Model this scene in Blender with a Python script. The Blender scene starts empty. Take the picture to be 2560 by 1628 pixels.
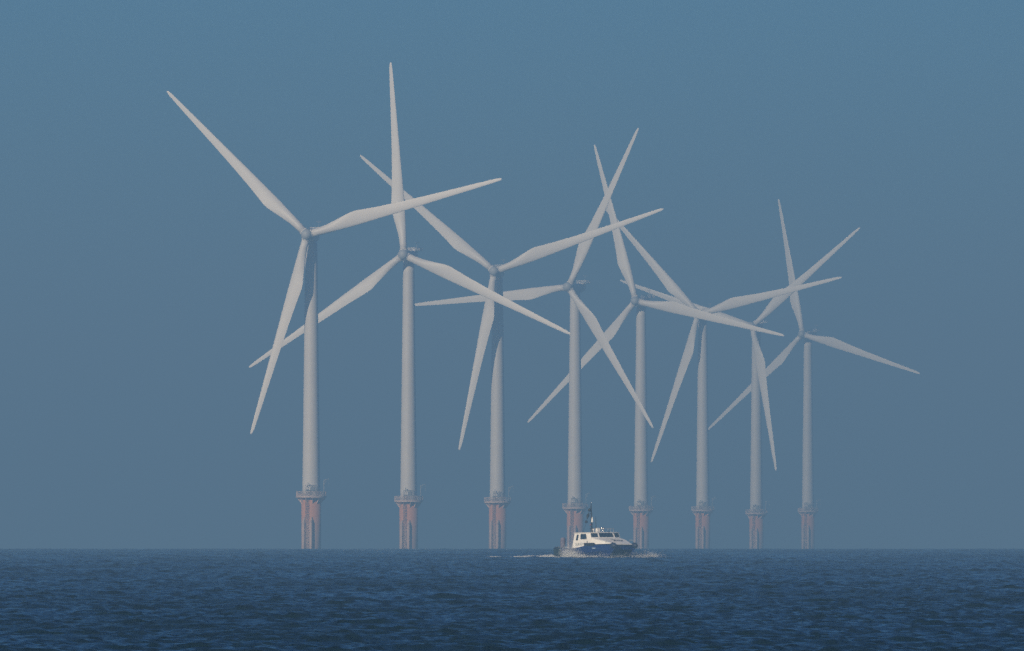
import bpy, bmesh, math, random
import numpy as np
from mathutils import Vector, Matrix

R = math.radians
SC = bpy.context.scene
COL = SC.collection
random.seed(5)

# ------------------------------------------------------------------ camera
F = 28444.0                 # focal length in pixels of the 2560 px wide photograph (400 mm on 36 mm)
CAM_H = 3.0
DH = 2512.0                 # distance of the sea horizon
RS = DH * DH / (2 * CAM_H)  # radius of the sea's curve
Y0 = 1305.8                 # picture row of the true horizontal
cam_d = bpy.data.cameras.new('camera')
cam_d.sensor_width = 36.0
cam_d.lens = F * 36.0 / 2560.0
cam_d.clip_start = 1.0
cam_d.clip_end = 60000.0
cam = bpy.data.objects.new('camera', cam_d)
COL.objects.link(cam)
cam.location = (0, 0, CAM_H)
cam.rotation_euler = (R(90) + math.atan((Y0 - 814.0) / F), 0, 0)
SC.camera = cam

# ------------------------------------------------------------------ sky and sun
SUN_EL, SUN_AZ = R(23), R(33)      # azimuth: degrees to the left of straight behind the camera
world = bpy.data.worlds.new('World')
SC.world = world
world.use_nodes = True
nt = world.node_tree
bg = nt.nodes['Background']
sky = nt.nodes.new('ShaderNodeTexSky')
sky.sky_type = 'NISHITA'
sky.sun_disc = False
sky.sun_elevation = SUN_EL
# the sun stands at (-sin az, -cos az); Nishita rotation is measured clockwise from +Y
sky.sun_rotation = math.pi + SUN_AZ
sky.air_density = 1.0
sky.dust_density = 0.3
sky.ozone_density = 2.0
tint = nt.nodes.new('ShaderNodeMix')
tint.data_type = 'RGBA'
tint.blend_type = 'MULTIPLY'
tint.inputs[0].default_value = 1.0
tint.inputs[7].default_value = (0.11, 0.41, 0.82, 1)
nt.links.new(sky.outputs[0], tint.inputs[6])
nt.links.new(tint.outputs[2], bg.inputs[0])
bg.inputs[1].default_value = 0.055

sun_d = bpy.data.lights.new('sun', 'SUN')
sun_d.energy = 4.4
sun_d.angle = R(0.5)
sun_d.color = (1.0, 0.815, 0.57)
sun = bpy.data.objects.new('sun', sun_d)
COL.objects.link(sun)
sd = Vector((math.sin(SUN_AZ) * math.cos(SUN_EL), math.cos(SUN_AZ) * math.cos(SUN_EL), -math.sin(SUN_EL)))
sun.rotation_euler = sd.to_track_quat('-Z', 'Y').to_euler()
sun.location = (-500, -500, 600)

SC.view_settings.view_transform = 'Standard'
SC.view_settings.look = 'None'
SC.view_settings.exposure = 0.6
SC.view_settings.gamma = 1.0
SC.cycles.use_denoising = False
SC.cycles.volume_bounces = 0
SC.cycles.max_bounces = 8

HAZE_DENSITY = 0.00055
HAZE_COLOR = (0.213, 0.43, 0.71)


# ------------------------------------------------------------------ helpers
def sea_z(x, y):
    return -(x * x + y * y) / (2 * RS)


def at(px, d):
    """world x of photograph column px at distance d"""
    return (px - 1280.0) / F * d


def material(name, color, rough=0.5, metal=0.0, noise=0.0, scale=1.0, spec=0.5, coat=0.0):
    m = bpy.data.materials.new(name)
    m.use_nodes = True
    n = m.node_tree
    b = n.nodes['Principled BSDF']
    b.inputs['Base Color'].default_value = (*color, 1)
    b.inputs['Roughness'].default_value = rough
    b.inputs['Metallic'].default_value = metal
    b.inputs['Specular IOR Level'].default_value = spec
    b.inputs['Coat Weight'].default_value = coat
    if noise:
        tc = n.nodes.new('ShaderNodeTexCoord')
        nz = n.nodes.new('ShaderNodeTexNoise')
        nz.inputs['Scale'].default_value = scale
        nz.inputs['Detail'].default_value = 6
        rp = n.nodes.new('ShaderNodeValToRGB')
        rp.color_ramp.elements[0].position = 0.3
        rp.color_ramp.elements[1].position = 0.7
        rp.color_ramp.elements[0].color = tuple(c * (1 - noise) for c in color) + (1,)
        rp.color_ramp.elements[1].color = tuple(min(1, c * (1 + noise * .4)) for c in color) + (1,)
        n.links.new(tc.outputs['Object'], nz.inputs['Vector'])
        n.links.new(nz.outputs[0], rp.inputs[0])
        n.links.new(rp.outputs[0], b.inputs['Base Color'])
    return m


def obj(name, bm, mat, parent=None, smooth=False, loc=None, rot=None):
    me = bpy.data.meshes.new(name)
    bmesh.ops.recalc_face_normals(bm, faces=bm.faces)
    bm.to_mesh(me)
    bm.free()
    for m in (mat if isinstance(mat, (list, tuple)) else [mat]):
        me.materials.append(m)
    if smooth:
        for p in me.polygons:
            p.use_smooth = True
    o = bpy.data.objects.new(name, me)
    COL.objects.link(o)
    if parent:
        o.parent = parent
    if loc is not None:
        o.location = loc
    if rot is not None:
        o.rotation_euler = rot
    return o


def thing(name, label, cat, loc=(0, 0, 0), rotz=0.0, group=None):
    o = bpy.data.objects.new(name, None)
    COL.objects.link(o)
    o.location = loc
    o.rotation_euler = (0, 0, rotz)
    o.empty_display_size = 2
    o['label'] = label
    o['category'] = cat
    if group:
        o['group'] = group
    return o


def ring_loft(bm, rings, cap=True, mat=0):
    vr = [[bm.verts.new(p) for p in r] for r in rings]
    n = len(rings[0])
    for a, b in zip(vr, vr[1:]):
        for i in range(n):
            f = bm.faces.new((a[i], a[(i + 1) % n], b[(i + 1) % n], b[i]))
            f.material_index = mat
    if cap:
        for r in (vr[0], vr[-1]):
            try:
                f = bm.faces.new(r)
                f.material_index = mat
            except ValueError:
                pass
    return vr


def lathe(bm, prof, n=32, cap=True, cx=0, cy=0):
    ring_loft(bm, [[(cx + r * math.cos(2 * math.pi * i / n), cy + r * math.sin(2 * math.pi * i / n), z) for i in range(n)]
                   for r, z in prof], cap)


def tube(bm, p, q, r, n=8, r2=None):
    p, q = Vector(p), Vector(q)
    d = (q - p)
    if d.length < 1e-6:
        return
    d.normalize()
    u = d.orthogonal().normalized()
    v = d.cross(u)
    r2 = r if r2 is None else r2
    ring_loft(bm, [[p + (u * math.cos(2 * math.pi * i / n) + v * math.sin(2 * math.pi * i / n)) * r for i in range(n)],
                   [q + (u * math.cos(2 * math.pi * i / n) + v * math.sin(2 * math.pi * i / n)) * r2 for i in range(n)]])


def box(bm, lo, hi, bevel=0.0, rotz=0.0, piv=(0, 0, 0)):
    c = [(lo[i] + hi[i]) / 2 for i in range(3)]
    s = [hi[i] - lo[i] for i in range(3)]
    r = bmesh.ops.create_cube(bm, size=1.0, matrix=Matrix.Translation(c) @ Matrix.Diagonal((*s, 1)))
    if bevel:
        es = list({e for v in r['verts'] for e in v.link_edges})
        rb = bmesh.ops.bevel(bm, geom=es, offset=bevel, segments=3, affect='EDGES', profile=0.6)
        vs = list({v for f in rb['faces'] for v in f.verts} | {v for v in r['verts'] if v.is_valid})
    else:
        vs = r['verts']
    if rotz:
        bmesh.ops.rotate(bm, cent=piv, matrix=Matrix.Rotation(rotz, 3, 'Z'), verts=vs)
    return vs


def ball(bm, c, r, seg=14, sz=1.0):
    bmesh.ops.create_uvsphere(bm, u_segments=seg, v_segments=seg // 2 + 1, radius=r,
                              matrix=Matrix.Translation(c) @ Matrix.Diagonal((1, 1, sz, 1)))


# ------------------------------------------------------------------ sea
def wave_tile(n, L, seed, hs, lp, spread_dir, lmin=0.5):
    """periodic wave field (height and horizontal shift) from a directional wind-sea spectrum"""
    rng = np.random.default_rng(seed)
    k = 2 * np.pi * np.fft.fftfreq(n, L / n)
    kx, ky = np.meshgrid(k, k, indexing='ij')
    kk = np.hypot(kx, ky)
    kk[0, 0] = 1e-6
    kp = 2 * np.pi / lp
    S = np.exp(-1.25 * (kp / kk) ** 2) / kk ** 4.0 * np.exp(-(kk * lmin / 2 / np.pi) ** 2 * 0.8)
    dx, dy = spread_dir
    c = (kx * dx + ky * dy) / kk
    S *= np.clip(c, 0, 1) ** 6 + 0.02
    S[0, 0] = 0
    a = np.sqrt(S) * (rng.normal(size=(n, n)) + 1j * rng.normal(size=(n, n)))
    h = np.fft.ifft2(a)
    sc = (hs / 4) / h.real.std()
    h = h.real * sc
    sx = np.fft.ifft2(1j * kx / kk * a).real * sc
    sy = np.fft.ifft2(1j * ky / kk * a).real * sc
    return L, np.stack([h, sx, sy], -1).astype(np.float32)


TILES = [wave_tile(512, 96.0, 3, 0.20, 7.0, (0.22, -0.97), 0.4), wave_tile(512, 41.3, 8, 0.115, 1.7, (-0.25, -0.97), 0.2),
         wave_tile(512, 28.7, 21, 0.085, 1.0, (0.2, -0.98), 0.15)]
ROT = [0.0, 0.22, -0.3]


def sample(tile, x, y):
    L, t = tile
    n = t.shape[0]
    u = (x / L * n) % n
    v = (y / L * n) % n
    i0 = np.floor(u).astype(np.int32)
    j0 = np.floor(v).astype(np.int32)
    fu = (u - i0)[..., None].astype(np.float32)
    fv = (v - j0)[..., None].astype(np.float32)
    i0 %= n
    j0 %= n
    i1, j1 = (i0 + 1) % n, (j0 + 1) % n
    return (t[i0, j0] * (1 - fu) * (1 - fv) + t[i1, j0] * fu * (1 - fv) + t[i0, j1] * (1 - fu) * fv + t[i1, j1] * fu * fv)


def wave(x, y, fade=1.0):
    """displaced position of the water surface"""
    H = 0
    SX = 0
    SY = 0
    for tile, a in zip(TILES, ROT):
        c, s = math.cos(a), math.sin(a)
        w = sample(tile, c * x + s * y, -s * x + c * y)
        H = H + w[..., 0]
        SX = SX + c * w[..., 1] - s * w[..., 2]
        SY = SY + s * w[..., 1] + c * w[..., 2]
    ch = 0.8
    return x + SX * ch * fade, y + SY * ch * fade, sea_z(x, y) + H * fade


def build_sea():
    # fine rows over the visible water, coarse rows nearer and beyond; fine columns in view, coarse columns to the sides
    rows = [0.5]
    while rows[-1] < 200:
        rows.append(rows[-1] * 1.12 + 0.5)
    r = 200.0
    rows[-1] = r
    while r < 2900:
        r += 0.24 * (r / 380.0)
        rows.append(r)
    while r < 9000:
        r *= 1.04
        rows.append(r)
    rows = np.array(rows)
    mid = np.arange(3.33, 8.0, 0.028)
    fine = np.radians(np.concatenate([-mid[::-1], np.linspace(-3.3, 3.3, 900), mid]))
    side = np.radians(np.array([8.5, 11, 14, 18, 24, 32, 44, 60, 80, 100, 120, 140, 160, 180.0]))
    ang = np.concatenate([-side[::-1], fine, side])
    A, RR = np.meshgrid(ang, rows)
    x = RR * np.sin(A)
    y = RR * np.cos(A)
    fade = np.clip((RR - 120) / 80, 0, 1) * np.clip((3400 - RR) / 500, 0, 1) * np.clip((np.radians(8.0) - np.abs(A)) / np.radians(0.7), 0, 1)
    X, Y, Z = wave(x, y, fade)
    nr, nc = X.shape
    co = np.stack([X, Y, Z], -1).reshape(-1, 3).astype(np.float32)
    idx = np.arange(nr * nc).reshape(nr, nc)
    q = np.stack([idx[:-1, :-1], idx[:-1, 1:], idx[1:, 1:], idx[1:, :-1]], -1).reshape(-1, 4)
    q = q[:, ::-1]
    me = bpy.data.meshes.new('sea')
    me.vertices.add(len(co))
    me.vertices.foreach_set('co', co.ravel())
    me.loops.add(q.size)
    me.loops.foreach_set('vertex_index', np.ascontiguousarray(q).ravel().astype(np.int32))
    me.polygons.add(len(q))
    me.polygons.foreach_set('loop_start', np.arange(0, q.size, 4, dtype=np.int32))
    me.polygons.foreach_set('use_smooth', np.ones(len(q), dtype=bool))
    me.update(calc_edges=True)
    m = bpy.data.materials.new('sea_water')
    m.use_nodes = True
    n = m.node_tree
    b = n.nodes['Principled BSDF']
    b.inputs['Base Color'].default_value = (0.002, 0.011, 0.017, 1)
    b.inputs['Roughness'].default_value = 0.22
    b.inputs['IOR'].default_value = 1.33
    tc = n.nodes.new('ShaderNodeTexCoord')
    nz = n.nodes.new('ShaderNodeTexNoise')
    nz.inputs['Scale'].default_value = 4.0
    nz.inputs['Detail'].default_value = 5
    nz.inputs['Roughness'].default_value = 0.6
    bp = n.nodes.new('ShaderNodeBump')
    bp.inputs['Strength'].default_value = 0.55
    bp.inputs['Distance'].default_value = 0.10
    mp = n.nodes.new('ShaderNodeMapping')
    mp.inputs['Scale'].default_value = (0.35, 1.0, 1.0)
    n.links.new(tc.outputs['Object'], mp.inputs[0])
    n.links.new(mp.outputs[0], nz.inputs['Vector'])
    n.links.new(nz.outputs[0], bp.inputs['Height'])
    n.links.new(bp.outputs[0], b.inputs['Normal'])
    # wind patches: ripples stronger in some long streaks than in others
    mp2 = n.nodes.new('ShaderNodeMapping')
    mp2.inputs['Scale'].default_value = (0.05, 0.012, 0.05)
    nz2 = n.nodes.new('ShaderNodeTexNoise')
    nz2.inputs['Scale'].default_value = 1.0
    nz2.inputs['Detail'].default_value = 3
    mr = n.nodes.new('ShaderNodeMapRange')
    mr.inputs[1].default_value = 0.35
    mr.inputs[2].default_value = 0.65
    mr.inputs[3].default_value = 0.25
    mr.inputs[4].default_value = 0.85
    mr2 = n.nodes.new('ShaderNodeMapRange')
    mr2.inputs[1].default_value = 0.35
    mr2.inputs[2].default_value = 0.65
    mr2.inputs[3].default_value = 0.16
    mr2.inputs[4].default_value = 0.28
    n.links.new(tc.outputs['Object'], mp2.inputs[0])
    n.links.new(mp2.outputs[0], nz2.inputs['Vector'])
    n.links.new(nz2.outputs[0], mr.inputs[0])
    n.links.new(nz2.outputs[0], mr2.inputs[0])
    n.links.new(mr.outputs[0], bp.inputs['Strength'])
    n.links.new(mr2.outputs[0], b.inputs['Roughness'])
    me.materials.append(m)
    o = bpy.data.objects.new('sea', me)
    COL.objects.link(o)
    o['kind'] = 'structure'
    o['label'] = 'dark blue choppy sea reaching to the horizon'
    return o


build_sea()

# ------------------------------------------------------------------ wind turbines
M_WHITE = material('turbine_white', (0.87, 0.81, 0.755), 0.45, noise=0.06, scale=0.15)
M_TOWER = material('tower_hazed_white', (0.78, 0.725, 0.68), 0.5, noise=0.06, scale=0.15)  # white toned down slightly, standing in for denser haze lower down
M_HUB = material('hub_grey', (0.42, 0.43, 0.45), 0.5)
M_GREY = material('galvanised_grey', (0.30, 0.31, 0.33), 0.55, noise=0.2, scale=2)
M_PALE = material('pale_railing_paint', (0.72, 0.54, 0.46), 0.6)
M_DARK = material('ladder_steel', (0.24, 0.17, 0.14), 0.6)
M_FENDER = material('weathered_fender_tube', (0.62, 0.43, 0.34), 0.6, noise=0.25, scale=0.8)


def orange_material():
    m = bpy.data.materials.new('foundation_hazed_orange_paint')
    m.use_nodes = True
    n = m.node_tree
    b = n.nodes['Principled BSDF']
    b.inputs['Roughness'].default_value = 0.6
    tc = n.nodes.new('ShaderNodeTexCoord')
    sp = n.nodes.new('ShaderNodeSeparateXYZ')
    n.links.new(tc.outputs['Object'], sp.inputs[0])
    mp = n.nodes.new('ShaderNodeMapping')
    mp.inputs['Scale'].default_value = (1.4, 1.4, 0.16)
    n.links.new(tc.outputs['Object'], mp.inputs[0])
    nz = n.nodes.new('ShaderNodeTexNoise')
    nz.inputs['Scale'].default_value = 1.0
    nz.inputs['Detail'].default_value = 6
    n.links.new(mp.outputs[0], nz.inputs['Vector'])
    ad = n.nodes.new('ShaderNodeMath')
    ad.operation = 'MULTIPLY_ADD'
    n.links.new(nz.outputs[0], ad.inputs[0])
    ad.inputs[1].default_value = 5.0
    n.links.new(sp.outputs[2], ad.inputs[2])
    rp = n.nodes.new('ShaderNodeMapRange')
    rp.inputs[1].default_value = 5.5
    rp.inputs[2].default_value = 10.5
    n.links.new(ad.outputs[0], rp.inputs[0])
    mx = n.nodes.new('ShaderNodeMix')
    mx.data_type = 'RGBA'
    n.links.new(rp.outputs[0], mx.inputs[0])
    mx.inputs[6].default_value = (0.52, 0.34, 0.27, 1)     # faded, weed-stained splash zone, also paled for low haze
    mx.inputs[7].default_value = (0.68, 0.31, 0.17, 1)     # orange paint, paled to carry thicker haze near the water
    n.links.new(mx.outputs[2], b.inputs['Base Color'])
    return m


M_ORANGE = orange_material()

HUB_H = 80.5
DECK_H = 13.0
TOWER_TOP = HUB_H - 2.0
OVERHANG = 4.4
BLADE_R = 53.5

# measured per turbine in the photograph: hub column and row, rotor radius, yaw, blade phase, tower column
MEAS = [
    (767.5, 587.3, 518.3, 13.1, -45.2, 777.5),
    (1010.2, 637.3, 487.3, 16.8, -125.3, 1021.0),
    (1237.7, 679.0, 456.2, 11.6, -49.7, 1243.0),
    (1427.9, 717.8, 437.4, 27.0, -95.4, 1434.0),
    (1590.0, 752.8, 414.3, 23.0, -137.3, 1603.0),
    (1745.3, 785.7, 388.8, 20.6, -43.2, 1758.0),
    (1880.6, 815.9, 370.7, 19.5, -71.4, 1892.0),
    (2007.1, 836.2, 350.5, 28.7, -133.1, 2020.5),
]
LABELS = [
    'nearest and tallest white wind turbine, leftmost in the row, one blade reaching up left',
    'white wind turbine with one blade pointing straight up, second from the left on orange base',
    'white wind turbine third from the left, blade hanging almost straight down, tower top in shadow',
    'white wind turbine right behind the boat\'s mast, one blade pointing level to the left',
    'white wind turbine whose orange base stands just off the bow of the boat',
    'hazy white wind turbine third from the right, hub hidden behind a nearer turbine\'s blade',
    'faint white wind turbine second from the right, blade hanging down against its tower',
    'faintest and farthest white wind turbine, rightmost in the row, base almost lost in haze',
]


def blade_mesh():
    bm = bmesh.new()
    #        r     chord  lead   thick  twist
    secs = [(1.2, 2.00, 1.00, 2.00, 0), (3.2, 2.00, 1.00, 1.98, 2), (5.5, 2.25, 1.03, 1.70, 8), (8.0, 2.75, 1.08, 1.35, 12),
            (10.5, 3.30, 1.10, 1.10, 12), (12.6, 3.72, 1.10, 0.95, 11), (13.8, 3.78, 1.09, 0.88, 10), (16.0, 3.50, 1.05, 0.78, 8.5),
            (20.0, 3.05, 0.97, 0.64, 6.5), (26.0, 2.55, 0.85, 0.48, 4.5), (32.0, 2.12, 0.72, 0.36, 3), (38.0, 1.75, 0.60, 0.27, 2),
            (44.0, 1.40, 0.48, 0.20, 1), (49.0, 1.10, 0.38, 0.15, 0.3), (52.0, 0.85, 0.28, 0.11, 0), (53.1, 0.58, 0.18, 0.08, 0),
            (53.5, 0.22, 0.02, 0.04, 0)]
    N = 24
    rings = []
    for r, c, le, th, tw in secs:
        w = min(1.0, max(0.0, (r - 3.2) / 7.3))      # 0 round root, 1 airfoil
        ring = []
        for i in range(N):
            a = 2 * math.pi * i / N
            s = 0.5 - 0.5 * math.cos(a)              # 0 leading edge .. 1 trailing edge
            sg = 1 if a < math.pi else -1
            yc = 0.5 * math.sin(a)
            naca = 5 * (0.2969 * math.sqrt(s) - 0.126 * s - 0.3516 * s ** 2 + 0.2843 * s ** 3 - 0.1036 * s ** 4) * sg
            y = th * ((1 - w) * yc + w * naca * (0.95 if sg > 0 else 0.75))
            x = le - s * c
            t = R(tw)
            ring.append((x * math.cos(t) - y * math.sin(t), x * math.sin(t) + y * math.cos(t) - 0.9 * (r / BLADE_R) ** 2, r))
        rings.append(ring)
    ring_loft(bm, rings)
    # bolted root collar
    lathe(bm, [(1.02, 1.0), (1.14, 1.0), (1.14, 1.55), (1.02, 1.55)], 24, False)
    return bm


def make_turbine():
    t = thing('wind_turbine', LABELS[0], 'wind turbine', group='wind turbines in a receding row')
    # --- foundation
    bm = bmesh.new()
    lathe(bm, [(2.55, -14), (2.55, DECK_H - 0.32)], 48)
    tp = obj('transition_piece', bm, M_ORANGE, t, True)
    az = R(-19)                                      # direction of the boat landing seen from the axis (0 = towards -Y)

    def pol(r, a, z):
        return Vector((math.sin(az + a) * r, -math.cos(az + a) * r, z))
    bm = bmesh.new()
    for s in (-1, 1):
        a = s * 0.33
        tube(bm, pol(3.2, a, -6), pol(3.2, a, 6.6), 0.36, 14)
        tube(bm, pol(3.2, a, 6.6), pol(2.4, a * 1.3, 7.5), 0.30, 12)
        for z in (0.5, 3.4, 5.8):
            tube(bm, pol(3.2, a, z), pol(2.4, a * 1.3, z), 0.18, 8)
    obj('boat_landing', bm, M_FENDER, t, True)
    bm = bmesh.new()
    for s in (-1, 1):
        tube(bm, pol(3.05, -0.05 + s * 0.10, -4), pol(3.05, -0.05 + s * 0.10, DECK_H - 0.35), 0.07, 6)
    z = -3.5
    while z < DECK_H - 0.6:
        tube(bm, pol(3.05, -0.15, z), pol(3.05, 0.05, z), 0.03, 5)
        z += 0.4
    for k in range(9):                               # safety cage hoops above the landing
        zz = 7.6 + k * 0.55
        pts = [pol(3.05 + 0.55 * math.sin(math.pi * j / 6), -0.05 - 0.14 * math.cos(math.pi * j / 6), zz) for j in range(7)]
        for p, q in zip(pts, pts[1:]):
            tube(bm, p, q, 0.035, 4)
    obj('access_ladder', bm, M_DARK, t)
    # --- platform
    bm = bmesh.new()
    lathe(bm, [(2.56, DECK_H - 0.3), (3.95, DECK_H - 0.3), (3.95, DECK_H), (2.56, DECK_H)], 48, False)
    for k in range(12):
        a = 2 * math.pi * k / 12 + 0.13
        c, s = math.cos(a), math.sin(a)
        pr = [(2.56, DECK_H - 1.9), (3.8, DECK_H - 0.3), (2.56, DECK_H - 0.3)]
        vs = []
        for off in (-0.06, 0.06):
            vs.append([bm.verts.new((r * c - off * s, r * s + off * c, z)) for r, z in pr])
        bm.faces.new(vs[0])
        bm.faces.new(vs[1][::-1])
        for i in range(3):
            bm.faces.new((vs[0][i], vs[1][i], vs[1][(i + 1) % 3], vs[0][(i + 1) % 3]))
    pf = obj('work_platform', bm, M_PALE, t)
    bm = bmesh.new()
    n = 56
    for k in range(n):
        a = 2 * math.pi * k / n
        p = Vector((3.88 * math.cos(a), 3.88 * math.sin(a), DECK_H))
        tube(bm, p, p + Vector((0, 0, 1.25)), 0.05 if k % 4 == 0 else 0.03, 5)
    for z, r in ((0.12, 0.10), (0.5, 0.05), (0.85, 0.05), (1.25, 0.07)):
        for k in range(n):
            a, b = 2 * math.pi * k / n, 2 * math.pi * (k + 1) / n
            tube(bm, (3.88 * math.cos(a), 3.88 * math.sin(a), DECK_H + z), (3.88 * math.cos(b), 3.88 * math.sin(b), DECK_H + z), r, 5)
    obj('railing', bm, M_PALE, pf)
    bm = bmesh.new()
    tube(bm, (3.3, -1.0, DECK_H), (3.3, -1.0, DECK_H + 4.2), 0.12, 10)
    tube(bm, (3.3, -1.0, DECK_H + 4.1), (4.6, -1.7, DECK_H + 4.6), 0.09, 8)
    tube(bm, (3.3, -1.0, DECK_H + 3.0), (4.0, -1.38, DECK_H + 4.35), 0.05, 6)
    tube(bm, (4.6, -1.7, DECK_H + 4.6), (4.6, -1.7, DECK_H + 2.6), 0.025, 5)
    obj('davit_crane', bm, M_GREY, pf)
    # --- tower with its door and the switchgear frame before it
    bm = bmesh.new()
    prof = [(2.32, DECK_H)]
    for k in range(1, 25):
        u = k / 24
        z = DECK_H + (TOWER_TOP - DECK_H) * u
        r = 2.32 + (1.55 - 2.32) * u
        prof.append((r, z))
    lathe(bm, prof, 64)
    tw = obj('tower', bm, M_TOWER, t, True)
    bm = bmesh.new()
    box(bm, (-0.50, -2.44, DECK_H + 0.45), (0.45, -2.2, DECK_H + 2.55), 0.06)
    obj('door', bm, M_GREY, tw, loc=(0, 0, 0), rot=(0, 0, R(8)))
    bm = bmesh.new()
    for x in (-1.35, 1.35):
        for y in (-2.5, -3.3):
            tube(bm, (x, y, DECK_H), (x, y, DECK_H + 2.9), 0.06, 6)
    for z in (1.6, 2.9):
        for y in (-2.5, -3.3):
            tube(bm, (-1.35, y, DECK_H + z), (1.35, y, DECK_H + z), 0.06, 6)
        for x in (-1.35, 1.35):
            tube(bm, (x, -2.5, DECK_H + z), (x, -3.3, DECK_H + z), 0.06, 6)
    box(bm, (-1.2, -3.1, DECK_H + 0.02), (-0.6, -2.6, DECK_H + 1.55), 0.04)
    box(bm, (0.55, -3.1, DECK_H + 0.02), (1.2, -2.6, DECK_H + 1.3), 0.04)
    tube(bm, (-0.75, -2.9, DECK_H + 2.9), (-0.75, -2.9, DECK_H + 3.6), 0.1, 8)
    obj('equipment_frame', bm, M_GREY, pf)
    return t, tp


def nacelle_bm():
    bm = bmesh.new()
    # rounded box tapering towards the tail; local -Y is the rotor side
    rings = []
    for y, w, zb, zt in ((-2.9, 1.1, -1.2, 1.15), (-2.3, 1.25, -1.4, 1.3), (0, 1.3, -1.6, 1.4), (3.2, 1.25, -1.3, 1.4), (5.2, 1.0, -0.6, 1.4), (5.9, 0.7, -0.2, 1.2)):
        ring = []
        for i in range(24):
            a = 2 * math.pi * i / 24
            cx, sx = math.cos(a), math.sin(a)
            ex = math.copysign(abs(cx) ** 0.45, cx)
            ez = math.copysign(abs(sx) ** 0.45, sx)
            ring.append((ex * w, y, (zt + zb) / 2 + ez * (zt - zb) / 2))
        rings.append(ring)
    ring_loft(bm, rings)
    lathe(bm, [(1.5, -2.5), (1.5, -1.3)], 32)       # yaw bearing
    return bm


def hoist_bm():
    bm = bmesh.new()
    box(bm, (-1.7, 3.9, 1.42), (1.7, 7.3, 1.52))
    for z in (1.9, 2.3):
        for a, b in (((-1.7, 3.9), (1.7, 3.9)), ((1.7, 3.9), (1.7, 7.3)), ((1.7, 7.3), (-1.7, 7.3)), ((-1.7, 7.3), (-1.7, 3.9))):
            tube(bm, (*a, z), (*b, z), 0.05, 5)
    for k in range(9):
        for x, y in ((-1.7 + 3.4 * k / 8, 3.9), (-1.7 + 3.4 * k / 8, 7.3), (-1.7, 3.9 + 3.4 * k / 8), (1.7, 3.9 + 3.4 * k / 8)):
            tube(bm, (x, y, 1.52), (x, y, 2.3), 0.035, 5)
    return bm


def mast_bm():
    bm = bmesh.new()
    tube(bm, (0.6, 5.6, 1.9), (0.6, 5.6, 4.1), 0.05, 6)
    tube(bm, (0.1, 5.6, 3.7), (1.1, 5.6, 3.7), 0.04, 5)
    ball(bm, (0.1, 5.6, 3.85), 0.12, 8)
    ball(bm, (1.1, 5.6, 3.85), 0.12, 8)
    return bm


def hub_bm():
    bm = bmesh.new()
    # spinner, local -Y forward
    prof = [(0.0, -2.15), (0.55, -2.05), (1.05, -1.75), (1.36, -1.25), (1.5, -0.6), (1.5, 0.3), (1.42, 0.95), (1.25, 1.15), (0, 1.15)]
    n = 32
    ring_loft(bm, [[(r * math.cos(2 * math.pi * i / n), y, r * math.sin(2 * math.pi * i / n)) for i in range(n)] for r, y in prof[1:-1]])
    return bm


base, _tp = make_turbine()
nac = obj('nacelle', nacelle_bm(), M_WHITE, base, True)
obj('hoist_platform', hoist_bm(), M_WHITE, nac)
obj('weather_mast', mast_bm(), M_GREY, nac)
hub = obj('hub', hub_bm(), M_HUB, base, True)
bl0 = obj('blade', blade_mesh(), M_WHITE, base, True)
for k in (1, 2):
    b = bl0.copy()
    COL.objects.link(b)


def copy_tree(o, parent=None):
    c = o.copy()
    COL.objects.link(c)
    if parent:
        c.parent = parent
    for ch in list(o.children):
        copy_tree(ch, c)
    return c


TURBS = [base] + [copy_tree(base) for _ in MEAS[1:]]
TILT = R(5)
for root, (hx, hy, rad, yaw, ph, tx), lab in zip(TURBS, MEAS, LABELS):
    d = F * BLADE_R / rad
    hub_z = CAM_H + (Y0 - hy) * d / F
    y = -R(yaw)
    fwd = Vector((math.sin(y), -math.cos(y), 0))
    # tower foot: mean of the measured tower column and the column the hub asks for
    x_hub = at(hx, d)
    x_tow = 0.6 * at(tx, d) + 0.4 * (x_hub - fwd.x * OVERHANG)
    root.location = (x_tow, d + OVERHANG, hub_z - HUB_H)
    root['label'] = lab
    rotm = Matrix.Rotation(y, 4, 'Z') @ Matrix.Rotation(-TILT, 4, 'X')
    centre = Vector((0, 0, HUB_H)) + fwd * OVERHANG
    kids = {}
    for ch in root.children:
        kids.setdefault(ch.name.split('.')[0], []).append(ch)
    kids['nacelle'][0].location = (0, 0, HUB_H - 0.15)
    kids['nacelle'][0].rotation_euler = (0, 0, y)
    kids['hub'][0].matrix_local = Matrix.Translation(centre) @ rotm
    for k, b in enumerate(kids['blade']):
        b.matrix_local = Matrix.Translation(centre) @ rotm @ Matrix.Rotation(R(ph + 120 * k), 4, 'Y')

# ------------------------------------------------------------------ survey boat
BX, BTH = 0, R(55)
BD = 1150.0
BK = BD / 1530.0          # the boat's size: measured as if at 1530 m


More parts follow.
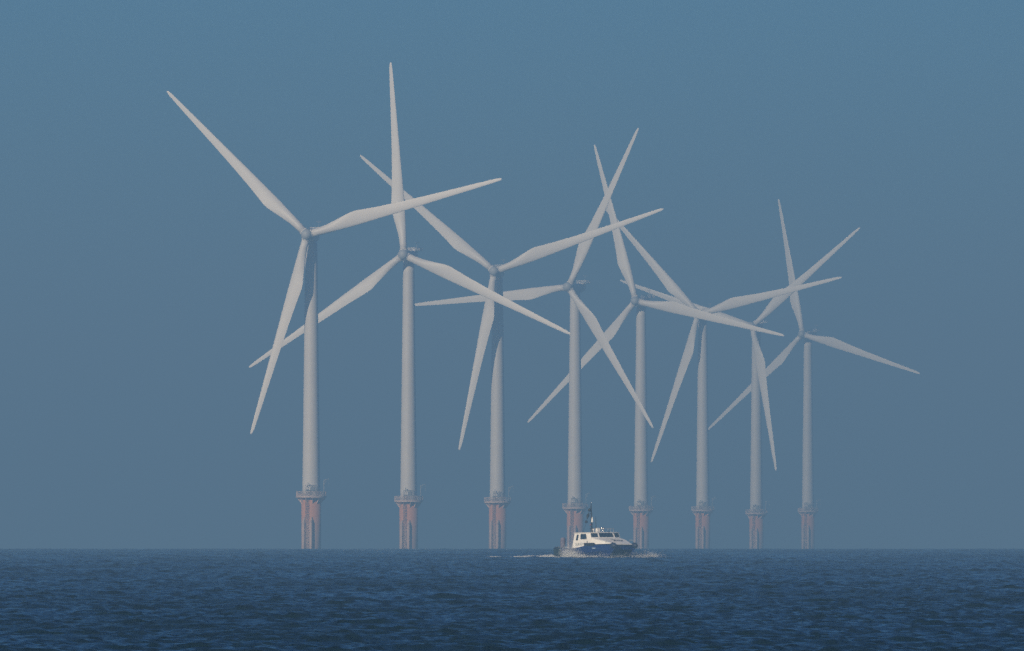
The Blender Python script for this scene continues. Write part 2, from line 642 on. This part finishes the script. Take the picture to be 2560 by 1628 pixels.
def build_boat():
    M_HULL = material('navy_hull_paint', (0.002, 0.020, 0.125), 0.35, noise=0.25, scale=1.2)
    M_BWHITE = material('boat_white_paint', (0.78, 0.77, 0.75), 0.4, noise=0.08, scale=1.5)
    M_GLASS = material('dark_window_glass', (0.012, 0.02, 0.035), 0.08, spec=0.6)
    M_RUB = material('black_rubber', (0.012, 0.016, 0.025), 0.7)
    M_NAVY = material('navy_rubber', (0.004, 0.014, 0.045), 0.6)
    M_STERN = material('dark_green_stern', (0.004, 0.018, 0.026), 0.7)
    M_RED = material('red_flag_cloth', (0.6, 0.05, 0.06), 0.8)
    M_CHROME = material('bright_metal', (0.8, 0.8, 0.8), 0.25, 0.9)
    M_TARP = material('grey_purple_canvas', (0.14, 0.13, 0.19), 0.85, noise=0.2, scale=3)
    M_LETTER = material('dark_lettering', (0.05, 0.09, 0.11), 0.6)
    M_LOGO = material('pale_emblem_paint', (0.42, 0.55, 0.70), 0.5)
    M_DECK = material('deck_grey', (0.35, 0.36, 0.36), 0.7, noise=0.2, scale=3)

    # zoom row/column -> metres measured on the boat: x_screen = X cos + Y sin + 3.49 from column 0 of the close-up
    sx0 = 1360.0 + 0.0
    root = thing('survey_boat', 'white and navy survey boat speeding to the right before the turbines, bow spray flying', 'boat')
    d = BD
    off = Vector((at(sx0, d) + 3.49 * BK, d, 0))
    root.location = (off.x, d, sea_z(0, d) + 0.16)
    root.scale = (BK, BK, BK)
    root.rotation_euler = (R(0), R(-1.0), -BTH)
    root.rotation_mode = 'XYZ'

    # hull: two slender hulls joined by a bridging deck; starboard is -Y
    def half_hull(s):
        bm = bmesh.new()
        st = []
        #   X    outer  inner  chine_z keel_z deck_z
        for X, o, i, cz, kz, dz in ((0.0, 2.6, 0.9, 0.25, -0.45, 1.18), (2.5, 2.6, 0.9, 0.25, -0.5, 1.1), (4.6, 2.6, 0.9, 0.28, -0.55, 1.06),
                                    (5.8, 2.6, 0.9, 0.3, -0.55, 1.18), (7.4, 2.6, 0.92, 0.34, -0.55, 1.38), (9.2, 2.57, 1.0, 0.42, -0.5, 1.42),
                                    (10.6, 2.42, 1.2, 0.5, -0.4, 1.43), (11.5, 2.08, 1.42, 0.6, -0.1, 1.44), (12.3, 1.86, 1.64, 0.78, 0.5, 1.45),
                                    (12.7, 1.79, 1.71, 1.0, 0.9, 1.45)):
            mid = 1.75
            m = (o + i) / 2
            fl = 0.10 if X < 11 else 0.04
            ring = [(X, s * (m - 0.02), kz), (X, s * (o - fl - 0.05), cz), (X, s * (o - fl * .6), cz + 0.10), (X, s * o, dz), (X, s * i, dz), (X, s * (i + fl * .5), cz)]
            st.append(ring)
        ring_loft(bm, st)
        return bm
    hull = obj('hull', half_hull(-1), M_HULL, root)
    obj('hull', half_hull(1), M_HULL, root)
    # bridging deck structure and foredeck edge
    bm = bmesh.new()
    box(bm, (0.05, -0.93, 0.72), (9.0, 0.93, 1.05))
    ring_loft(bm, [[(X, -w, z), (X, w, z), (X, w, 1.42), (X, -w, 1.42)] for X, w, z in ((9.0, 0.95, 0.5), (11.4, 1.45, 0.52), (12.25, 1.72, 0.75))])
    obj('bridge_deck', bm, M_HULL, root)
    bm = bmesh.new()
    box(bm, (0.1, -2.40, 1.06), (4.5, 2.40, 1.13))
    obj('aft_deck', bm, M_DECK, root)
    # stern bulwark with a white capping
    bm = bmesh.new()
    bm.free()
    for yy in (-2.46, 2.38):
        bm = bmesh.new()
        box(bm, (-0.05, yy, 1.12), (1.0, yy + 0.08, 1.32))
        obj('bulwark', bm, M_RUB, root)
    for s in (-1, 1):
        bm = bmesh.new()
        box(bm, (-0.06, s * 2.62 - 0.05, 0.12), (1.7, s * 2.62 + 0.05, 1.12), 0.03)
        obj('stern_block', bm, M_STERN, root)  # plain dark green-black block over each stern quarter of the hull
    # dark rub rail and stepped side fender on both sides
    for s in (-1, 1):
        bm = bmesh.new()
        box(bm, (7.0, s * 2.62 - 0.09, 1.46), (9.3, s * 2.62 + 0.09, 1.72), 0.06)
        box(bm, (7.0, s * 2.6 - 0.09, 1.34), (9.3, s * 2.6 + 0.12, 1.43), 0.03)
        obj('side_fender', bm, M_RUB, root, True)
        bm = bmesh.new()                                   # bow fender nose
        ring_loft(bm, [[(x, s * 1.75 + w * math.cos(2 * math.pi * i / 12), zc + h * math.sin(2 * math.pi * i / 12)) for i in range(12)]
                       for x, w, h, zc in ((12.05, 0.30, 0.16, 1.38), (12.35, 0.36, 0.40, 1.32), (12.7, 0.34, 0.38, 1.28), (12.98, 0.22, 0.22, 1.25), (13.1, 0.08, 0.08, 1.24))])
        obj('bow_fender', bm, M_NAVY, root, True)
        bm = bmesh.new()                                   # toe rail along the foredeck
        tube(bm, (9.3, s * 2.46, 1.46), (11.4, s * 2.12, 1.48), 0.06, 6)
        tube(bm, (11.4, s * 2.12, 1.48), (12.6, s * 1.8, 1.49), 0.06, 6)
        obj('toe_rail', bm, M_RUB, root)
    # cabin: side walls, faceted front and the trunk sloping down to the bow
    bm = bmesh.new()
    outl_b = [(4.1, -2.52), (7.7, -2.52), (8.55, -2.48), (8.85, -1.34), (8.85, 1.34), (8.55, 2.48), (7.7, 2.52), (4.1, 2.52)]
    outl_m = [(4.35, -2.47), (7.6, -2.47), (8.40, -2.42), (8.66, -1.31), (8.66, 1.31), (8.40, 2.42), (7.6, 2.47), (4.35, 2.47)]
    outl_t = [(4.55, -2.40), (7.3, -2.40), (7.99, -2.34), (8.24, -1.25), (8.24, 1.25), (7.99, 2.34), (7.3, 2.40), (4.55, 2.40)]
    ring_loft(bm, [[(x, y, 1.06) for x, y in outl_b], [(x, y, 2.20) for x, y in outl_m], [(x, y, 3.06) for x, y in outl_t],
                   [(x * .985 + .08, y * 0.93, 3.14) for x, y in outl_t]])
    cab = obj('cabin', bm, M_BWHITE, root)
    bm = bmesh.new()
    st = []
    for X, w, wb, z in ((8.45, 2.36, 2.46, 2.36), (9.4, 2.30, 2.44, 2.22), (10.4, 2.12, 2.32, 2.02), (11.3, 1.85, 2.1, 1.78), (12.0, 1.60, 1.9, 1.60), (12.45, 1.50, 1.82, 1.50)):
        st.append([(X, -wb, 1.40), (X, -w, z - 0.10), (X, -w + 0.2, z), (X, 0, z + 0.05), (X, w - 0.2, z), (X, w, z - 0.10), (X, wb, 1.40)])
    ring_loft(bm, st)
    fd = obj('foredeck', bm, M_BWHITE, root)
    bm = bmesh.new()
    box(bm, (0, 0, 0), (0.62, 0.85, 0.07), 0.03)
    obj('deck_hatch', bm, M_DECK, fd, loc=(9.75, -0.65, 2.155), rot=(0, R(11.5), 0))
    bm = bmesh.new()
    tube(bm, (11.2, -0.6, 1.80), (11.2, -0.6, 2.05), 0.05, 8)
    tube(bm, (11.2, 0.6, 1.80), (11.2, 0.6, 2.05), 0.05, 8)
    tube(bm, (11.2, -0.75, 2.0), (11.2, 0.75, 2.0), 0.045, 8)
    obj('mooring_bitts', bm, M_RUB, fd)
    # roof lip
    bm = bmesh.new()
    ring_loft(bm, [[(x + 0.10 if x > 5 else x - 0.15, y * 1.04, z) for x, y in outl_t] for z in (3.062, 3.115)])
    obj('roof', bm, M_BWHITE, root)

    # windows: quads inset on the cabin's planes and pushed a little proud
    def pane(parent, quad, name='window', out=0.012, rad=0.0):
        q = [Vector(p) for p in quad]
        n = (q[1] - q[0]).cross(q[3] - q[0]).normalized()
        c = sum(q, Vector()) / 4
        cabc = Vector((6.4, 0, 2.4))
        if n.dot(c - cabc) < 0:
            n = -n
        bm = bmesh.new()
        pts = []
        for i in range(4):                                # rounded corners
            p, a, b = q[i], q[i - 1], q[(i + 1) % 4]
            ra = min(rad, (a - p).length * .45, (b - p).length * .45) if rad else 0.02
            ea, eb = (a - p).normalized() * ra, (b - p).normalized() * ra
            for t in (0, .25, .5, .75, 1):
                pts.append(p + ea * (1 - t) ** 2 + eb * t ** 2)
        ring_loft(bm, [[p - n * 0.02 for p in pts], [p + n * out for p in pts]])
        g = obj(name, bm, M_GLASS, parent)
        bm = bmesh.new()
        cc = sum(pts, Vector()) / len(pts)
        outer = [p + (p - cc).normalized() * 0.045 for p in pts]
        inner = [p - (p - cc).normalized() * 0.0 for p in pts]
        nn = len(pts)
        vo = [bm.verts.new(p + n * (out + 0.012)) for p in outer]
        vi = [bm.verts.new(p + n * (out + 0.012)) for p in inner]
        vb = [bm.verts.new(p - n * 0.01) for p in outer]
        vc = [bm.verts.new(p - n * 0.01) for p in inner]
        for i in range(nn):
            j = (i + 1) % nn
            bm.faces.new((vo[i], vo[j], vi[j], vi[i]))
            bm.faces.new((vo[i], vb[i], vb[j], vo[j]))
            bm.faces.new((vi[i], vi[j], vc[j], vc[i]))
        obj('window_frame', bm, M_BWHITE, g)
        return g

    def lerp2(i, u, z, j=None):
        """point on cabin wall segment i..i+1 at fraction u and height z (between the sill ring and the eaves ring)"""
        (xa, ya), (xb, yb) = outl_m[i], outl_m[i + 1]
        (xc, yc), (xd, yd) = outl_t[i], outl_t[i + 1]
        m = Vector((xa + (xb - xa) * u, ya + (yb - ya) * u, 2.20))
        t = Vector((xc + (xd - xc) * u, yc + (yd - yc) * u, 3.06))
        return m + (t - m) * ((z - 2.20) / 0.86)

    def wall_pane(i, u0, u1, z0, z1, rad=0.06, lean=0.0):
        return pane(cab, [lerp2(i, u0 + lean, z0), lerp2(i, u1 + lean, z0), lerp2(i, u1, z1), lerp2(i, u0, z1)], rad=rad)
    wall_pane(0, 0.50, 0.955, 2.22, 2.93, 0.16, 0.0)            # rounded side window
    wall_pane(0, 0.20, 0.36, 2.08, 2.86, 0.05, -0.03)           # narrow aft side window
    wall_pane(6, 0.045, 0.50, 2.22, 2.93, 0.16, 0.0)
    wall_pane(6, 0.64, 0.80, 2.08, 2.86, 0.05, 0.03)
    wall_pane(2, 0.05, 0.93, 2.46, 2.98, 0.05)                  # starboard front pane
    wall_pane(3, 0.05, 0.95, 2.46, 3.00, 0.05)                  # centre windscreen
    wall_pane(4, 0.07, 0.95, 2.46, 2.98, 0.05)                  # port front pane

    # lettering on the cabin side
    cu = bpy.data.curves.new('lettering', 'FONT')
    cu.body = 'SURVEY'
    cu.size = 0.52
    cu.extrude = 0.008
    cu.align_x = 'LEFT'
    tmp = bpy.data.objects.new('lettering', cu)
    COL.objects.link(tmp)
    dg = bpy.context.evaluated_depsgraph_get()
    me = bpy.data.meshes.new_from_object(tmp.evaluated_get(dg))
    bpy.data.objects.remove(tmp)
    me.materials.clear()
    me.materials.append(M_LETTER)
    lt = bpy.data.objects.new('lettering', me)
    COL.objects.link(lt)
    lt.parent = cab
    wid = max(v.co.x for v in me.vertices)
    k = 1.95 / wid
    lt.scale = (k, 1, 1)
    lt.location = (4.75, -2.50, 1.38)
    lt.rotation_euler = (R(90 - 2.5), 0, 0)
    # pale emblem of two wavy strokes on the starboard bow
    bm = bmesh.new()
    for z0, sgn in ((1.06, 1), (0.90, -1)):
        pts = [Vector((8.85 + 0.75 * t / 8, -2.60, z0 + sgn * 0.06 * math.sin(math.pi * t / 8) * (-1))) for t in range(9)]
        for p, q in zip(pts, pts[1:]):
            tube(bm, p, q, 0.035, 5)
    obj('emblem', bm, M_LOGO, hull)
    # grab rails, vents and handles on the cabin
    bm = bmesh.new()
    box(bm, (8.50, -1.75, 2.19), (8.72, -1.40, 2.24), 0.01)
    obj('vent', bm, M_RUB, cab)
    bm = bmesh.new()
    tube(bm, (7.55, -2.50, 1.72), (7.55, -2.50, 1.98), 0.06, 8)
    obj('handle', bm, M_RUB, cab)

    # mast with lights, radar and shapes
    bm = bmesh.new()
    tube(bm, (5.1, 0, 3.1), (5.1, 0, 3.9), 0.20, 12, 0.10)
    tube(bm, (5.1, 0, 3.9), (5.05, 0, 5.9), 0.11, 8, 0.085)
    tube(bm, (5.05, 0, 5.9), (5.02, 0, 7.15), 0.08, 8, 0.045)
    tube(bm, (5.1, -0.3, 3.72), (5.1, 0.3, 3.72), 0.05, 6)
    tube(bm, (5.05, -0.35, 5.66), (5.05, 0.25, 5.66), 0.025, 6)
    mast = obj('mast', bm, M_RUB, root, True)
    bm = bmesh.new()
    ball(bm, (5.04, 0, 5.70), 0.08, 10)
    obj('mast_light', bm, M_CHROME, mast, True)
    bm = bmesh.new()
    tube(bm, (5.02, 0, 7.05), (5.02, 0, 7.25), 0.06, 8)
    obj('mast_light', bm, M_CHROME, mast, True)
    bm = bmesh.new()
    lathe(bm, [(0.05, 5.22), (0.11, 5.0), (0.17, 4.62), (0.14, 4.50)], 12, True, 5.14, 0.08)
    obj('radar_reflector', bm, M_BWHITE, mast, True)
    bm = bmesh.new()
    box(bm, (5.02, -0.20, 4.13), (5.05, 0.24, 4.24))
    box(bm, (5.02, -0.05, 4.05), (5.055, 0.08, 4.36))
    obj('flag', bm, M_RED, mast)
    # day shapes strung on a sloping halyard: ball, diamond, ball
    a, b = Vector((5.03, 0.0, 6.95)), Vector((4.2, -0.75, 3.1))
    bm = bmesh.new()
    tube(bm, a, b, 0.018, 5)
    obj('halyard', bm, M_RUB, mast)
    for u, kind in ((0.20, 'ball'), (0.405, 'diamond'), (0.61, 'ball')):
        p = a.lerp(b, u)
        bm = bmesh.new()
        if kind == 'ball':
            ball(bm, p, 0.24 if u < .3 else 0.21, 14)
        else:
            dv = (b - a).normalized()
            tube(bm, p - dv * 0.48, p, 0.03, 12, 0.2)
            tube(bm, p, p + dv * 0.48, 0.2, 12, 0.03)
        obj('day_shape', bm, M_RUB, mast, True)
    # whip aerial, radar box, searchlights, horn and roof rail
    bm = bmesh.new()
    tube(bm, (6.1, 0, 3.1), (6.1, 0, 3.9), 0.07, 8)
    tube(bm, (6.1, 0, 3.9), (6.05, 0, 5.3), 0.045, 6, 0.02)
    obj('aerial', bm, M_RUB, root)
    bm = bmesh.new()
    box(bm, (6.35, -0.28, 3.12), (6.8, 0.25, 3.72), 0.10)
    obj('radar_dome', bm, M_BWHITE, root, True)
    for yy, xx in ((0.35, 6.95), (0.62, 6.95)):
        bm = bmesh.new()
        tube(bm, (xx, yy, 3.12), (xx, yy, 3.5), 0.03, 6)
        tube(bm, (xx - 0.12, yy, 3.62), (xx + 0.14, yy, 3.66), 0.10, 12, 0.15)
        obj('searchlight', bm, M_CHROME, root, True)
    bm = bmesh.new()
    ball(bm, (5.6, -0.05, 3.52), 0.12, 12)
    tube(bm, (5.6, -0.05, 3.1), (5.6, -0.05, 3.5), 0.04, 6)
    obj('satellite_dome', bm, M_BWHITE, root, True)
    bm = bmesh.new()
    for yy in (-1.0, 1.6):
        tube(bm, (6.6, yy, 3.62), (7.9, yy, 3.62), 0.025, 5)
        for xx in (6.6, 7.25, 7.9):
            tube(bm, (xx, yy, 3.1), (xx, yy, 3.62), 0.025, 5)
    tube(bm, (7.9, -1.0, 3.62), (7.9, 1.6, 3.62), 0.025, 5)
    obj('roof_rail', bm, M_GREY, root)
    bm = bmesh.new()
    tube(bm, (4.5, -1.95, 3.1), (4.5, -1.95, 3.25), 0.07, 8)
    obj('roof_fitting', bm, M_RUB, root)
    bm = bmesh.new()
    tube(bm, (4.35, -2.05, 3.0), (4.75, -2.05, 2.96), 0.04, 6)
    obj('grab_handle', bm, M_RUB, root)
    bm = bmesh.new()
    tube(bm, (4.9, -1.2, 3.1), (4.9, -1.2, 3.3), 0.05, 8)
    obj('roof_fitting', bm, M_RUB, root)
    # pulpit rails at the port bow and wiper motor above the windscreen
    for s in (-1, 1):
        bm = bmesh.new()
        pts = [(10.9, s * 1.98, 1.5), (11.2, s * 1.9, 2.05), (12.4, s * 1.72, 1.95), (12.6, s * 1.72, 1.5)]
        for p, q in zip(pts, pts[1:]):
            tube(bm, p, q, 0.03, 6)
        obj('bow_rail', bm, M_GREY, root)
    bm = bmesh.new()
    tube(bm, (8.3, 0.55, 3.12), (8.3, 0.55, 3.22), 0.07, 8)
    tube(bm, (8.42, 0.55, 3.06), (8.55, 0.1, 2.62), 0.018, 4)
    obj('wiper', bm, M_RUB, cab)
    # canvas-covered outboard gear on the stern
    bm = bmesh.new()
    rings = []
    for z, r in ((1.12, 0.30), (1.5, 0.33), (2.1, 0.36), (2.4, 0.33), (2.52, 0.22), (2.56, 0.08)):
        rings.append([(0.95 + r * math.cos(2 * math.pi * i / 16) + 0.08 * (z - 1.1), -1.85 + r * 1.0 * math.sin(2 * math.pi * i / 16), z) for i in range(16)])
    ring_loft(bm, rings)
    obj('canvas_cover', bm, M_TARP, root, True)
    return root


boat = build_boat()

# ------------------------------------------------------------------ spray and wake of the boat
M_SPRAY = material('white_spray', (0.72, 0.74, 0.77), 0.8)
BM = Matrix.Translation(boat.location) @ Matrix.Rotation(-BTH, 4, 'Z') @ Matrix.Scale(BK, 4)


def droplets(name, centres, sizes, label, cat=None):
    """one mesh of many tiny water drops (tetrahedra)"""
    rng = np.random.default_rng(4)
    n = len(centres)
    base_v = np.array([(1, 1, 1), (1, -1, -1), (-1, 1, -1), (-1, -1, 1)], float) / 1.3
    q = rng.normal(size=(n, 4))
    q /= np.linalg.norm(q, axis=1)[:, None]
    w, x, y, z = q.T
    rm = np.stack([1 - 2 * (y * y + z * z), 2 * (x * y - z * w), 2 * (x * z + y * w), 2 * (x * y + z * w), 1 - 2 * (x * x + z * z), 2 * (y * z - x * w),
                   2 * (x * z - y * w), 2 * (y * z + x * w), 1 - 2 * (x * x + y * y)], -1).reshape(n, 3, 3)
    v = np.einsum('nij,kj->nki', rm, base_v) * sizes[:, None, None] + centres[:, None, :]
    v = v.reshape(-1, 3).astype(np.float32)
    f = np.array([(0, 1, 2), (0, 3, 1), (0, 2, 3), (1, 3, 2)])
    fi = (f[None] + (np.arange(n) * 4)[:, None, None]).reshape(-1, 3).astype(np.int32)
    me = bpy.data.meshes.new(name)
    me.vertices.add(len(v))
    me.vertices.foreach_set('co', v.ravel())
    me.loops.add(fi.size)
    me.loops.foreach_set('vertex_index', fi.ravel())
    me.polygons.add(len(fi))
    me.polygons.foreach_set('loop_start', np.arange(0, fi.size, 3, dtype=np.int32))
    me.update(calc_edges=True)
    me.materials.append(M_SPRAY)
    o = bpy.data.objects.new(name, me)
    COL.objects.link(o)
    o['kind'] = 'stuff'
    o['label'] = label
    return o


def local_to_world(p):
    m = np.array(BM)
    return p @ m[:3, :3].T + m[:3, 3]


def plume(rng, n, c, s, power=1.0):
    """cloud thinning upwards from a foot, in boat coordinates"""
    p = rng.normal(size=(n, 3)) * np.array(s) + np.array(c)
    p[:, 2] = c[2] + np.abs(rng.normal(size=n)) ** power * s[2]
    return p


rng = np.random.default_rng(11)
P = [
    plume(rng, 6500, (4.5, -3.0, -0.15), (1.0, 0.30, 0.55)),      # thrown out along the starboard quarter
    plume(rng, 2600, (3.5, -3.0, -0.15), (0.6, 0.30, 0.75)),
    plume(rng, 2600, (6.2, -3.0, -0.15), (1.1, 0.35, 0.22)),
    plume(rng, 1100, (9.2, -3.0, -0.2), (0.7, 0.4, 0.16)),         # low foam along the bow
    plume(rng, 3600, (10.8, -0.6, -0.2), (0.9, 1.2, 0.32)),
    plume(rng, 4500, (11.2, 3.3, -0.2), (0.8, 1.0, 0.42)),         # port bow wave
    plume(rng, 2400, (11.6, 4.9, -0.2), (0.6, 0.8, 0.30)),
    plume(rng, 350, (0.4, -2.7, -0.15), (0.4, 0.2, 0.06)),
]
P = np.concatenate(P)
droplets('spray', local_to_world(P), (0.014 + 0.02 * rng.random(len(P)) ** 3) * BK, 'white spray thrown up along the hull and bows of the boat')

# wake: foam riding on the waves astern
n = 3200
u = np.minimum(rng.exponential(4.5, n), 14.0)
lat = rng.normal(size=n) * (0.25 + 0.02 * u) - 2.3 - 0.03 * u
side2 = rng.random(n) < 0.3
lat[side2] += 4.4
wp = np.stack([-u, lat, np.zeros(n)], -1)
gate = np.sin(u * 0.9 + 0.6) + np.sin(u * 2.3 + 1.0) * .7 + rng.normal(size=n) * .5
keep = (gate > -0.5 + u * 0.06) | (u < 2)
wp = local_to_world(wp[keep])
hx, hy, hz = wave(wp[:, 0], wp[:, 1])
lift = np.abs(rng.normal(size=len(hx))) * 0.11 * np.exp(-u[keep] / 9) + 0.10 * np.exp(-((u[keep] - 5.0) / 1.5) ** 2) * rng.random(len(hx))
wp = np.stack([hx, hy, np.maximum(hz, sea_z(hx, hy) + 0.12) + lift], -1)
droplets('wake_foam', wp, (0.010 + 0.024 * rng.random(len(wp)) ** 2), 'thin broken line of white wake foam trailing left behind the boat')

# ------------------------------------------------------------------ haze
bm = bmesh.new()
box(bm, (-9200, -9200, -62), (9200, 9200, 142))
me_h = bpy.data.meshes.new('haze')
bmesh.ops.recalc_face_normals(bm, faces=bm.faces)
bm.to_mesh(me_h)
bm.free()
mh = bpy.data.materials.new('haze_air')
mh.use_nodes = True
hn = mh.node_tree
for nd in list(hn.nodes):
    if nd.type != 'OUTPUT_MATERIAL':
        hn.nodes.remove(nd)
pv = hn.nodes.new('ShaderNodeVolumePrincipled')
pv.inputs['Color'].default_value = (*HAZE_COLOR, 1)
pv.inputs['Density'].default_value = HAZE_DENSITY
pv.inputs['Anisotropy'].default_value = 0.0
hn.links.new(pv.outputs[0], hn.nodes['Material Output'].inputs['Volume'])
me_h.materials.append(mh)
haze = bpy.data.objects.new('haze', me_h)
COL.objects.link(haze)
haze['kind'] = 'stuff'
haze['label'] = 'pale blue sea haze filling the air'
